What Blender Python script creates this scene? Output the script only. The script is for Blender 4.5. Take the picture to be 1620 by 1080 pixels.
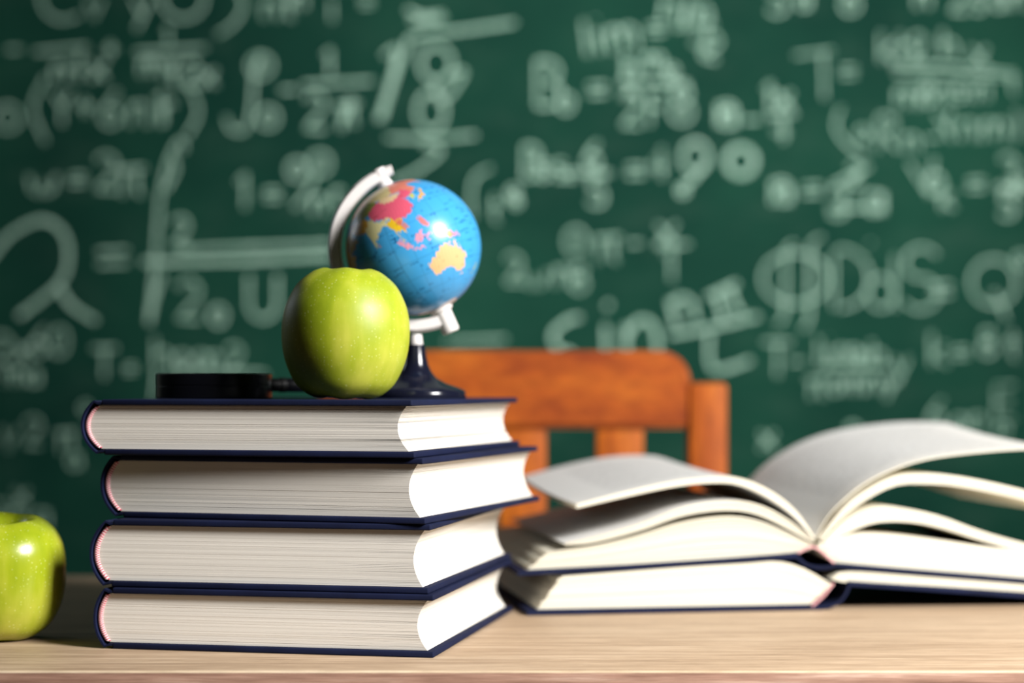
import bpy, bmesh, math, random
import numpy as np
from mathutils import Vector, Matrix
for o in list(bpy.data.objects): bpy.data.objects.remove(o)
S = bpy.context.scene
C = S.collection
R = math.radians
random.seed(7)

# ------------------------------------------------------------------ camera, world, lights, exposure
F = 3000.0            # focal length in pixels of a 1620 px wide frame
HY = 610.0            # horizon row of the level camera
TZ = 0.75             # table top
EZ = TZ + 0.1498      # lens height
cam = bpy.data.cameras.new('camera'); cam_o = bpy.data.objects.new('camera', cam); C.objects.link(cam_o)
cam_o.location = (0, 0, EZ); cam_o.rotation_euler = (R(90), 0, 0)
cam.sensor_width = 36; cam.lens = F / 1620 * 36
cam.shift_y = (HY - 540) / 1620
cam.dof.use_dof = True; cam.dof.focus_distance = 1.05; cam.dof.aperture_fstop = 3.4
cam.clip_start = 0.05
S.camera = cam_o
S.view_settings.view_transform = 'Standard'; S.view_settings.look = 'None'
S.view_settings.gamma = 1; S.view_settings.use_curve_mapping = False
S.view_settings.exposure = 0.0
w = bpy.data.worlds.new('world'); S.world = w; w.use_nodes = True
w.node_tree.nodes['Background'].inputs[0].default_value = (0.70, 0.86, 0.95, 1)
w.node_tree.nodes['Background'].inputs[1].default_value = 0.012

def lamp(name, kind, loc, target, energy, col=(1, 1, 1), size=0.5, **kw):
    l = bpy.data.lights.new(name, kind); l.energy = energy; l.color = col
    if kind == 'AREA': l.shape = 'SQUARE'; l.size = size
    if kind == 'SPOT': l.shadow_soft_size = size
    for k, v in kw.items(): setattr(l, k, v)
    o = bpy.data.objects.new(name, l); C.objects.link(o); o.location = loc
    o.rotation_euler = (Vector(target) - Vector(loc)).to_track_quat('-Z', 'Y').to_euler()
    return o
lamp('key_softbox', 'AREA', (1.05, 0.31, 1.62), (-0.05, 1.15, 0.85), 62, (1.0, 0.99, 0.98), 0.45)
lamp('rim_softbox', 'AREA', (-1.5, 2.2, 1.5), (-0.2, 1.15, 0.85), 1.5, (0.8, 0.9, 1.0), 0.4)
lamp('board_spot', 'SPOT', (0.55, 0.35, 2.35), (0.20, 2.62, 1.16), 215, (0.96, 1.0, 0.96), 0.15, spot_size=R(37), spot_blend=1.0)

# ------------------------------------------------------------------ helpers
def lin(r, g, b):
    f = lambda c: (c / 255 / 12.92) if c / 255 <= 0.04045 else ((c / 255 + 0.055) / 1.055) ** 2.4
    return (f(r), f(g), f(b), 1)

class Nodes:
    def __init__(s, name, rough=0.5, spec=0.5):
        s.m = bpy.data.materials.new(name); s.m.use_nodes = True
        s.t = s.m.node_tree; s.b = s.t.nodes['Principled BSDF']
        s.b.inputs['Roughness'].default_value = rough
        s.b.inputs['Specular IOR Level'].default_value = spec
    def n(s, typ, **kw):
        x = s.t.nodes.new(typ)
        for k, v in kw.items():
            if k.startswith('i_'): x.inputs[k[2:].replace('_', ' ')].default_value = v
            else: setattr(x, k, v)
        return x
    def l(s, a, b): s.t.links.new(a, b)
    def coords(s, scale=(1, 1, 1), out='Object', rot=(0, 0, 0)):
        c = s.n('ShaderNodeTexCoord'); m = s.n('ShaderNodeMapping')
        m.inputs['Scale'].default_value = scale; m.inputs['Rotation'].default_value = rot
        s.l(c.outputs[out], m.inputs['Vector']); return m.outputs['Vector']
    def noise(s, vec, scale, detail=3, rough=0.5):
        x = s.n('ShaderNodeTexNoise'); x.inputs['Scale'].default_value = scale
        x.inputs['Detail'].default_value = detail; x.inputs['Roughness'].default_value = rough
        s.l(vec, x.inputs['Vector']); return x.outputs['Fac']
    def ramp(s, fac, stops):
        x = s.n('ShaderNodeValToRGB'); e = x.color_ramp.elements
        while len(e) < len(stops): e.new(0.5)
        for el, (p, c) in zip(e, stops): el.position = p; el.color = c
        s.l(fac, x.inputs['Fac']); return x.outputs['Color']
    def mix(s, fac, a, b, mode='MIX'):
        x = s.n('ShaderNodeMix', data_type='RGBA', blend_type=mode)
        for i, v in ((0, fac), (6, a), (7, b)):
            if isinstance(v, (int, float, tuple)): x.inputs[i].default_value = v
            else: s.l(v, x.inputs[i])
        return x.outputs[2]
    def col(s, c):
        if isinstance(c, tuple): s.b.inputs['Base Color'].default_value = c
        else: s.l(c, s.b.inputs['Base Color'])
    def bump(s, h, strength=0.2, dist=0.001):
        x = s.n('ShaderNodeBump'); x.inputs['Strength'].default_value = strength; x.inputs['Distance'].default_value = dist
        s.l(h, x.inputs['Height']); s.l(x.outputs['Normal'], s.b.inputs['Normal'])

BK, WH = (0, 0, 0, 1), (1, 1, 1, 1)
# --- materials
def mat_wood(name, c0, c1, c2, axis=(1, 14, 14), scale=9, rough=0.45, bump=0.15):
    m = Nodes(name, rough, 0.22); v = m.coords(axis)
    a = m.noise(v, scale, 6, 0.62); b = m.noise(v, scale * 7, 3, 0.6)
    base = m.ramp(a, [(0.3, c0), (0.52, c1), (0.72, c2)])
    fine = m.ramp(b, [(0.3, (0.62, 0.6, 0.58, 1)), (0.62, WH)])
    m.col(m.mix(0.75, base, fine, 'MULTIPLY')); m.bump(b, bump, 0.0006); return m.m
M = {}
M['table'] = mat_wood('oak_laminate', lin(160, 134, 108), lin(188, 162, 134), lin(208, 184, 156), (1.3, 22, 22), 7, 0.5)
M['table_edge'] = mat_wood('oak_edge_band', lin(132, 96, 80), lin(176, 138, 118), lin(216, 184, 164), (1.2, 9, 30), 8, 0.45)
M['table_arris'] = mat_wood('oak_edge_highlight', lin(206, 180, 148), lin(226, 202, 170), lin(238, 218, 190), (1.3, 22, 22), 7, 0.4)  # paler oak for the front top bevel: its highlight painted into the colour
M['chair'] = mat_wood('orange_wood', lin(116, 38, 12), lin(170, 80, 18), lin(192, 102, 26), (2.0, 5, 5), 5, 0.62, 0.08)
M['chair_slat'] = mat_wood('orange_wood_slat', lin(150, 66, 14), lin(182, 92, 20), lin(202, 116, 28), (5, 5, 1.2), 5, 0.62, 0.08)
def mat_paper(name, c, lines=True):
    m = Nodes(name, 0.75, 0.15); v = m.coords((3, 3, 1500))
    a = m.noise(v, 1.0, 4, 0.6); s = m.noise(m.coords((1, 1, 3)), 60, 5, 0.7)
    k = tuple(x * 0.94 for x in c[:3]) + (1,)
    d = (c[0] * 0.62, c[1] * 0.58, c[2] * 0.52, 1)
    base = m.ramp(a, [(0.3, k), (0.6, c)]) if lines else c
    m.col(m.mix(m.ramp(s, [(0.70, BK), (0.78, (0.5, 0.5, 0.5, 1))]), base, d))
    if lines: m.bump(a, 0.25, 0.0004)
    return m.m
M['page'] = mat_paper('cream_page_edges', lin(236, 230, 219))
M['sheet'] = mat_paper('cream_sheet', lin(243, 238, 220), False)
def thin(mat, fac, c=lin(244, 228, 178)):
    t = mat.node_tree; out = t.nodes['Material Output']; p = t.nodes['Principled BSDF']
    tr = t.nodes.new('ShaderNodeBsdfTranslucent'); tr.inputs[0].default_value = c
    mx = t.nodes.new('ShaderNodeMixShader'); mx.inputs[0].default_value = fac
    t.links.new(p.outputs[0], mx.inputs[1]); t.links.new(tr.outputs[0], mx.inputs[2]); t.links.new(mx.outputs[0], out.inputs['Surface'])
thin(M['sheet'], 0.2, lin(246, 230, 168))
def mat_print():
    # a printed leaf: faint grey lines of type inside margins (UV 0..1 over the leaf)
    m = Nodes('printed_leaf', 0.7, 0.2); uv = m.coords((1, 1, 1), 'UV')
    sx = m.n('ShaderNodeSeparateXYZ'); m.l(uv, sx.inputs[0])
    def math_(op, a, b=None, c=None):
        x = m.n('ShaderNodeMath', operation=op)
        for i, v in enumerate((a, b, c)):
            if v is None: continue
            if isinstance(v, (int, float)): x.inputs[i].default_value = v
            else: m.l(v, x.inputs[i])
        return x.outputs[0]
    row = math_('FRACT', math_('MULTIPLY', sx.outputs[1], 38.0))
    inrow = math_('LESS_THAN', math_('ABSOLUTE', math_('SUBTRACT', row, 0.5)), 0.2)
    mx = math_('LESS_THAN', math_('ABSOLUTE', math_('SUBTRACT', sx.outputs[0], 0.52)), 0.36)
    my = math_('LESS_THAN', math_('ABSOLUTE', math_('SUBTRACT', sx.outputs[1], 0.5)), 0.40)
    words = m.noise(m.coords((90, 38, 1), 'UV'), 1.0, 2)
    ink = math_('MULTIPLY', math_('MULTIPLY', inrow, mx), math_('MULTIPLY', my, math_('GREATER_THAN', words, 0.46)))
    m.col(m.mix(math_('MULTIPLY', ink, 0.45), lin(242, 243, 243), lin(90, 90, 92))); return m.m
M['print'] = mat_print(); thin(M['print'], 0.24, lin(246, 228, 158))
def mat_cloth():
    m = Nodes('navy_book_cloth', 0.75, 0.15); v = m.coords()
    a = m.noise(v, 900, 2); b = m.noise(v, 45, 4)
    m.col(m.mix(b, lin(13, 17, 37), lin(24, 32, 64))); m.bump(a, 0.35, 0.0003); return m.m
M['cloth'] = mat_cloth()
M['dark'] = Nodes('spine_liner', 0.8, 0.1); M['dark'].col(lin(22, 18, 34)); M['dark'] = M['dark'].m
def mat_headband():
    m = Nodes('pink_white_headband', 0.7, 0.2); c = m.n('ShaderNodeTexChecker'); c.inputs['Scale'].default_value = 1.0
    m.l(m.coords((46, 3, 1), 'UV'), c.inputs['Vector'])
    c.inputs['Color1'].default_value = lin(238, 212, 210); c.inputs['Color2'].default_value = lin(190, 62, 84)
    m.col(c.outputs['Color']); return m.m
M['headband'] = mat_headband()
def mat_apple(name, rough):
    m = Nodes(name, rough, 0.5); v = m.coords()
    big = m.noise(v, 22, 3); st = m.noise(m.coords((30, 30, 4)), 3, 4)
    base = m.ramp(m.mix(0.4, big, st), [(0.36, lin(132, 150, 20)), (0.5, lin(156, 168, 32)), (0.64, lin(182, 184, 64))])
    vo = m.n('ShaderNodeTexVoronoi'); vo.inputs['Scale'].default_value = 520; m.l(v, vo.inputs['Vector'])
    sel = m.n('ShaderNodeSeparateColor'); m.l(vo.outputs['Color'], sel.inputs[0])
    dot = m.ramp(vo.outputs['Distance'], [(0.0, WH), (0.34, BK)])
    pick = m.ramp(sel.outputs[0], [(0.5, BK), (0.9, (0.6, 0.6, 0.6, 1))])
    m.col(m.mix(m.mix(1.0, dot, pick, 'MULTIPLY'), base, lin(222, 228, 150)))
    m.bump(m.noise(v, 160, 2), 0.12, 0.0006)
    m.b.inputs['Subsurface Weight'].default_value = 0.06; m.b.inputs['Subsurface Radius'].default_value = (0.004, 0.005, 0.001)
    return m.m
M['apple'] = mat_apple('matt_green_apple_skin', 0.46); M['apple_shiny'] = mat_apple('shiny_green_apple_skin', 0.24)
def plain(name, c, rough=0.5, spec=0.5):
    m = Nodes(name, rough, spec); a = m.noise(m.coords(), 300, 2)
    m.col(m.mix(a, tuple(x * 0.93 for x in c[:3]) + (1,), c)); return m.m
M['stem'] = plain('brown_stem', lin(92, 66, 34), 0.7)
M['black'] = plain('glossy_black_plastic', (0.004, 0.004, 0.006, 1), 0.28, 0.5)
M['black_blue'] = plain('blue_black_plastic', (0.007, 0.008, 0.018, 1), 0.16, 0.5)
M['white'] = plain('white_plastic', lin(228, 222, 218), 0.35)
M['steel'] = plain('dark_ferrule', lin(12, 12, 13), 0.55, 0.3)
M['wall'] = plain('painted_wall', lin(150, 160, 150), 0.8)
M['floor'] = mat_wood('floor_boards', lin(92, 70, 54), lin(112, 86, 66), lin(128, 100, 78))
M['alu'] = plain('aluminium_frame', lin(160, 162, 160), 0.35)
g = Nodes('lens_glass', 0.0, 0.5); g.b.inputs['Transmission Weight'].default_value = 1; g.b.inputs['IOR'].default_value = 1.5; g.col((0.95, 0.97, 0.97, 1)); M['glass'] = g.m
def mat_board():
    m = Nodes('green_slate', 0.8, 0.08); v = m.coords()
    a = m.noise(v, 2.6, 4, 0.55); b = m.noise(m.coords((3, 1, 8)), 3.0, 5, 0.6)
    base = m.ramp(a, [(0.34, lin(10, 48, 39)), (0.68, lin(24, 68, 53))])
    dust = m.ramp(b, [(0.50, BK), (0.8, (0.06, 0.06, 0.06, 1))])
    m.col(m.mix(dust, base, lin(130, 158, 140))); return m.m
M['board'] = mat_board()
def mat_chalk():
    m = Nodes('white_chalk', 0.9, 0.05); a = m.noise(m.coords(), 420, 3, 0.7)
    m.col(m.ramp(a, [(0.34, lin(74, 138, 108)), (0.62, lin(204, 230, 214))])); return m.m
M['chalk'] = mat_chalk()
def mat_globe():
    m = Nodes('printed_globe_map', 0.27, 0.55); a = m.n('ShaderNodeVertexColor'); a.layer_name = 'map'
    m.l(a.outputs['Color'], m.b.inputs['Base Color']); return m.m
M['globe'] = mat_globe()

def link(name, me, mat, parent=None, smooth=False):
    if mat is not None:
        for x in (mat if isinstance(mat, list) else [mat]): me.materials.append(x)
    if smooth:
        me.polygons.foreach_set('use_smooth', [True] * len(me.polygons))
    o = bpy.data.objects.new(name, me); C.objects.link(o)
    if parent is not None: o.parent = parent
    return o
def obj(name, bm, mat, parent=None, smooth=False, recalc=True, auto=None):
    if recalc: bmesh.ops.recalc_face_normals(bm, faces=bm.faces)
    me = bpy.data.meshes.new(name); bm.to_mesh(me); bm.free()
    if auto is not None:
        me.polygons.foreach_set('use_smooth', [True] * len(me.polygons))
        b2 = bmesh.new(); b2.from_mesh(me)
        for e in b2.edges:
            if len(e.link_faces) == 2 and e.calc_face_angle(0) > R(auto): e.smooth = False
        b2.to_mesh(me); b2.free()
    return link(name, me, mat, parent, smooth)
def thing(name, label, cat, loc=(0, 0, 0), rz=0, group=None):
    o = bpy.data.objects.new(name, None); C.objects.link(o); o.location = loc; o.rotation_euler = (0, 0, rz)
    o.empty_display_size = 0.02
    tag(o, label, cat, group); return o
def tag(o, label, cat, group=None):
    o['label'] = label; o['category'] = cat
    if group: o['group'] = group
def box(bm, x0, x1, y0, y1, z0, z1, bevel=0, seg=2):
    r = bmesh.ops.create_cube(bm, size=1)
    vs = r['verts']
    for v in vs:
        v.co = Vector((x0 + (v.co.x + .5) * (x1 - x0), y0 + (v.co.y + .5) * (y1 - y0), z0 + (v.co.z + .5) * (z1 - z0)))
    if bevel:
        es = list({e for v in vs for e in v.link_edges})
        bmesh.ops.bevel(bm, geom=es, offset=bevel, segments=seg, affect='EDGES', profile=0.5)
    return vs
def boxo(name, mat, parent, *a, bevel=0.002, seg=2):
    bm = bmesh.new(); box(bm, *a, bevel=bevel, seg=seg); return obj(name, bm, mat, parent, auto=40)
def prism(bm, pts, y0, y1):
    """closed polygon of (x,z) points extruded in y"""
    a = [bm.verts.new((x, y0, z)) for x, z in pts]; b = [bm.verts.new((x, y1, z)) for x, z in pts]
    n = len(pts)
    bm.faces.new(a); bm.faces.new(b[::-1])
    for i in range(n): bm.faces.new((a[i], b[i], b[(i + 1) % n], a[(i + 1) % n]))
def lathe(bm, prof, seg=48, mat=Matrix(), cap=True):
    rings = []
    for r, z in prof:
        if r < 1e-6: rings.append([bm.verts.new(mat @ Vector((0, 0, z)))])
        else: rings.append([bm.verts.new(mat @ Vector((r * math.cos(2 * math.pi * i / seg), r * math.sin(2 * math.pi * i / seg), z))) for i in range(seg)])
    for a, b in zip(rings, rings[1:]):
        for i in range(seg):
            j = (i + 1) % seg
            if len(a) == 1 and len(b) == 1: continue
            if len(a) == 1: bm.faces.new((a[0], b[j], b[i]))
            elif len(b) == 1: bm.faces.new((a[i], a[j], b[0]))
            else: bm.faces.new((a[i], a[j], b[j], b[i]))
    if cap:
        if len(rings[0]) > 1: bm.faces.new(rings[0][::-1])
        if len(rings[-1]) > 1: bm.faces.new(rings[-1])
def catmull(pts, n=6):
    P = [pts[0]] + list(pts) + [pts[-1]]; out = []
    for i in range(1, len(P) - 2):
        p0, p1, p2, p3 = P[i - 1], P[i], P[i + 1], P[i + 2]
        for k in range(n):
            t = k / n
            out.append(tuple(0.5 * (2 * b + (c - a) * t + (2 * a - 5 * b + 4 * c - d) * t * t + (-a + 3 * b - 3 * c + d) * t ** 3) for a, b, c, d in zip(p0, p1, p2, p3)))
    out.append(tuple(pts[-1])); return out
def resample(pts, n):
    d = [0]
    for a, b in zip(pts, pts[1:]): d.append(d[-1] + math.dist(a, b))
    out = []; j = 0
    for i in range(n):
        s = d[-1] * i / (n - 1)
        while j < len(d) - 2 and d[j + 1] < s: j += 1
        t = (s - d[j]) / max(d[j + 1] - d[j], 1e-9)
        out.append(tuple(a + (b - a) * t for a, b in zip(pts[j], pts[j + 1])))
    return out
def ribbon_profile(pts, th):
    """offset a (x,z) polyline by th to both sides -> closed polygon"""
    L, Rr = [], []
    n = len(pts)
    for i, (x, z) in enumerate(pts):
        a = pts[max(i - 1, 0)]; b = pts[min(i + 1, n - 1)]
        dx, dz = b[0] - a[0], b[1] - a[1]; l = math.hypot(dx, dz) or 1
        nx, nz = -dz / l, dx / l
        L.append((x + nx * th / 2, z + nz * th / 2)); Rr.append((x - nx * th / 2, z - nz * th / 2))
    return L, Rr
def strip_prism(bm, pts, th, y0, y1):
    L, Rr = ribbon_profile(pts, th); n = len(pts)
    g = [[bm.verts.new((x, y, z)) for x, z in q] for y in (y0, y1) for q in (L, Rr)]
    a, b, c, d = g
    for i in range(n - 1):
        bm.faces.new((a[i], a[i + 1], b[i + 1], b[i])); bm.faces.new((c[i + 1], c[i], d[i], d[i + 1]))
        bm.faces.new((a[i + 1], a[i], c[i], c[i + 1])); bm.faces.new((b[i], b[i + 1], d[i + 1], d[i]))
    for i in (0, n - 1): bm.faces.new((a[i], b[i], d[i], c[i]))

# ------------------------------------------------------------------ room
def struct(name, bm, m):
    o = obj(name, bm, m); o['kind'] = 'structure'; return o
bm = bmesh.new(); box(bm, -2.4, 2.4, -0.6, 2.72, -0.05, 0); struct('floor', bm, M['floor'])
bm = bmesh.new(); box(bm, -2.4, 2.4, 2.66, 2.76, 0, 2.7); struct('wall_back', bm, M['wall'])
bm = bmesh.new(); box(bm, -2.4, 2.4, 2.645, 2.66, 0, 0.09, 0.003); struct('baseboard_back', bm, M['alu'])

# ------------------------------------------------------------------ chalkboard and its writing
BD = 2.62
board = thing('chalkboard', 'large green chalkboard on the back wall covered in white chalk formulas', 'chalkboard', (0, BD, 1.12))
boxo('board_panel', M['board'], board, -1.35, 1.35, 0, 0.03, -0.62, 0.62, bevel=0.001)
for a in ((-1.39, 1.39, -0.008, 0.035, 0.62, 0.66), (-1.39, 1.39, -0.008, 0.035, -0.66, -0.62), (-1.39, -1.35, -0.008, 0.035, -0.62, 0.62), (1.35, 1.39, -0.008, 0.035, -0.62, 0.62)):
    boxo('frame_rail', M['alu'], board, *a, bevel=0.003)
boxo('chalk_tray', M['alu'], board, -1.2, 1.2, -0.07, -0.008, -0.665, -0.65, bevel=0.003)
def arc(cx, cy, rx, ry, a0, a1, n=10):
    return [(cx + rx * math.cos(R(a0 + (a1 - a0) * i / n)), cy + ry * math.sin(R(a0 + (a1 - a0) * i / n))) for i in range(n + 1)]
O = lambda cx=.5, cy=.5, rx=.5, ry=.5: arc(cx, cy, rx, ry, 80, 440, 14)
G = {  # hand-written strokes in a unit box, y up; value = (width, strokes)
 '0': (.6, [O(.3, .5, .3, .5)]), '1': (.3, [[(0, .75), (.2, 1), (.2, 0)]]),
 '2': (.6, [arc(.3, .72, .28, .28, 160, -30) + [(.05, 0), (.6, 0)]]),
 '3': (.55, [arc(.25, .75, .27, .25, 150, -80) + arc(.25, .26, .3, .26, 80, -150)]),
 '4': (.6, [[(.4, 0), (.4, 1), (0, .35), (.6, .35)]]), '5': (.55, [[(.55, 1), (.1, 1), (.06, .55)] + arc(.25, .3, .3, .3, 110, -150)]),
 '6': (.55, [[(.5, 1), (.15, .6)] + arc(.28, .28, .27, .28, 160, -200)]), '8': (.55, [O(.28, .76, .22, .24), O(.28, .27, .28, .27)]),
 '9': (.55, [O(.27, .72, .26, .28), [(.53, .72), (.45, 0)]]),
 'n': (.6, [[(.05, .65), (.05, 0)], [(.05, .4)] + arc(.3, .4, .25, .25, 150, 0) + [(.55, 0)]]),
 'm': (.9, [[(.05, .65), (.05, 0)], [(.05, .4)] + arc(.25, .4, .2, .25, 150, 0) + [(.45, 0)], [(.45, .4)] + arc(.65, .4, .2, .25, 150, 0) + [(.85, 0)]]),
 'i': (.2, [[(.1, .65), (.1, 0)], [(.1, .95), (.12, 1)]]), 's': (.5, [arc(.27, .5, .22, .16, 40, 250) + arc(.25, .17, .22, .17, 80, -140)]),
 'w': (.8, [[(0, .65), (.12, .1), (.25, 0), (.4, .5), (.55, 0), (.68, .1), (.8, .65)]]), 'u': (.6, [[(.05, .65), (.05, .2), (.2, 0), (.4, .05), (.52, .3), (.52, .65), (.55, 0)]]),
 'U': (.7, [[(.03, 1), (.03, .35)] + arc(.35, .32, .32, .32, 180, 360) + [(.67, 1)]]),
 'o': (.5, [O(.25, .3, .25, .3)]), 'a': (.6, [O(.27, .3, .25, .3), [(.53, .6), (.55, 0)]]), 'd': (.6, [O(.27, .3, .25, .3), [(.53, 1), (.53, 0)]]),
 'p': (.7, [[(0, .6), (.7, .66)], [(.2, .6), (.15, 0)], [(.5, .62), (.52, .1), (.62, 0)]]),   # pi
 't': (.4, [[(.2, 1), (.2, .1), (.35, 0)], [(0, .65), (.4, .65)]]), 'f': (.5, [arc(.4, .8, .15, .2, 30, 180) + [(.2, 0)], [(.05, .5), (.4, .5)]]),
 'x': (.6, [[(0, .65), (.55, 0)], [(.55, .65), (0, 0)]]), 'y': (.55, [[(0, .65), (.25, .15)], [(.55, .65), (.1, -.3)]]), 'v': (.5, [[(0, .65), (.22, 0), (.5, .65)]]),
 'T': (.8, [[(0, 1), (.8, 1)], [(.4, 1), (.4, 0)]]), 'L': (.55, [[(.05, 1), (0, 0), (.55, .04)]]), 'V': (.7, [[(0, 1), (.35, 0), (.7, 1)]]),
 'B': (.6, [[(.05, 0), (.05, 1)], [(.05, 1)] + arc(.25, .76, .27, .24, 90, -90) + arc(.25, .27, .33, .27, 90, -90) + [(.05, 0)]]),
 'D': (.7, [[(.05, 0), (.05, 1)] + arc(.15, .5, .5, .5, 90, -90)]), 'S': (.6, [arc(.32, .74, .27, .25, 30, 260) + arc(.3, .26, .29, .26, 80, -150)]),
 'Q': (.95, [O(.45, .5, .45, .5), [(.5, .35), (.62, .1), (.8, -.12)]]), 'E': (.55, [[(.55, 1), (0, 1), (0, 0), (.55, 0)], [(0, .5), (.45, .5)]]),
 'Y': (.6, [[(0, 1), (.3, .5)], [(.6, 1), (.3, .5), (.3, 0)]]), 'R': (.6, [[(0, 0), (0, 1)] + arc(.2, .75, .35, .25, 90, -90) + [(.1, .5), (.6, 0)]]),
 'F': (.5, [[(.5, 1), (0, 1), (0, 0)], [(0, .55), (.4, .55)]]), 'k': (.5, [[(0, 1), (0, 0)], [(.45, .65), (.05, .3), (.5, 0)]]),
 'h': (.5, [[(0, 1), (0, 0)], [(0, .4)] + arc(.24, .4, .24, .22, 150, 0) + [(.48, 0)]]), 'e': (.5, [[(.05, .32), (.48, .34)] + arc(.25, .32, .24, .3, 10, 320)]),
 'l': (.2, [[(.1, 1), (.1, 0)]]), 'r': (.4, [[(.03, .65), (.03, 0)], [(.03, .35)] + arc(.22, .42, .18, .22, 160, 40)]), 'c': (.45, [arc(.27, .32, .25, .31, 50, 310)]),
 '=': (.55, [[(0, .58), (.55, .6)], [(0, .32), (.55, .34)]]), '-': (.45, [[(0, .45), (.45, .47)]]), '+': (.55, [[(0, .45), (.55, .45)], [(.27, .75), (.27, .15)]]),
 '(': (.3, [arc(.5, .5, .45, .65, 130, 230)]), ')': (.3, [arc(-.2, .5, .45, .65, 50, -50)]), '/': (.45, [[(.45, 1.05), (0, -.05)]]), '.': (.15, [[(.05, .45), (.12, .47)]]),
 'I': (.5, [arc(.42, .9, .12, .15, 20, 180) + arc(.12, .1, .16, .15, 0, -160)]), ' ': (.35, []), '_': (.8, [[(0, 0), (.8, 0)]]), ',': (.2, [[(.1, .1), (.02, -.15)]]),
}
PXB = BD / F     # metres per pixel on the board
def b2(px, py): return ((px - 810) * PXB, EZ - (py - HY) * PXB - 1.12)
def stroke(bm, pts, wid):
    """chalk deposit: a low ridge lying on the slate; pts in panel metres"""
    n = len(pts); rows = []
    for i, (x, z) in enumerate(pts):
        a = pts[max(i - 1, 0)]; b = pts[min(i + 1, n - 1)]
        dx, dz = b[0] - a[0], b[1] - a[1]; l = math.hypot(dx, dz) or 1
        ww = wid * (0.9 + 0.2 * random.random()) / 2
        nx, nz = -dz / l * ww, dx / l * ww
        rows.append([bm.verts.new((x + nx * k, -0.0002 - (0.0007 if k == 0 else 0), z + nz * k)) for k in (-1, 0, 1)])
    for a, b in zip(rows, rows[1:]):
        for k in (0, 1): bm.faces.new((a[k], a[k + 1], b[k + 1], b[k]))
def equation(items, wid=4.6):
    """items: ('text', cx, cy, height[, rot]) in the photo's pixels, or a list of pixel points for a free stroke (optional width last)"""
    for it in items:
        bm = bmesh.new()
        if isinstance(it[0], str):
            s, cx, cy, h = it[:4]; rot = R(it[4]) if len(it) > 4 else 0
            gap = 0.16; tot = sum(G[c][0] + gap for c in s) - gap; x = -tot / 2
            for c in s:
                for st in G[c][1]:
                    pts = []
                    for (u, v) in st:
                        dx = (x + u) * h; dy = -(v - 0.5) * h
                        pts.append(b2(cx + dx * math.cos(rot) - dy * math.sin(rot), cy + dx * math.sin(rot) + dy * math.cos(rot)))
                    stroke(bm, resample(pts, max(3, len(pts))) if len(pts) > 6 else pts, wid * PXB)
                x += G[c][0] + gap
        else:
            k = wid
            if isinstance(it[-1], (int, float)): k = it[-1]; it = it[:-1]
            pts = it if len(it) == 2 else catmull(it, 5)
            stroke(bm, [b2(*p) for p in pts], k * PXB)
        obj('chalk_symbols' if isinstance(it[0], str) else 'chalk_stroke', bm, M['chalk'], board, recalc=False)
ring = lambda cx, cy, rx, ry=None: arc(cx, cy, rx, ry or rx, 0, 360, 18)
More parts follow.
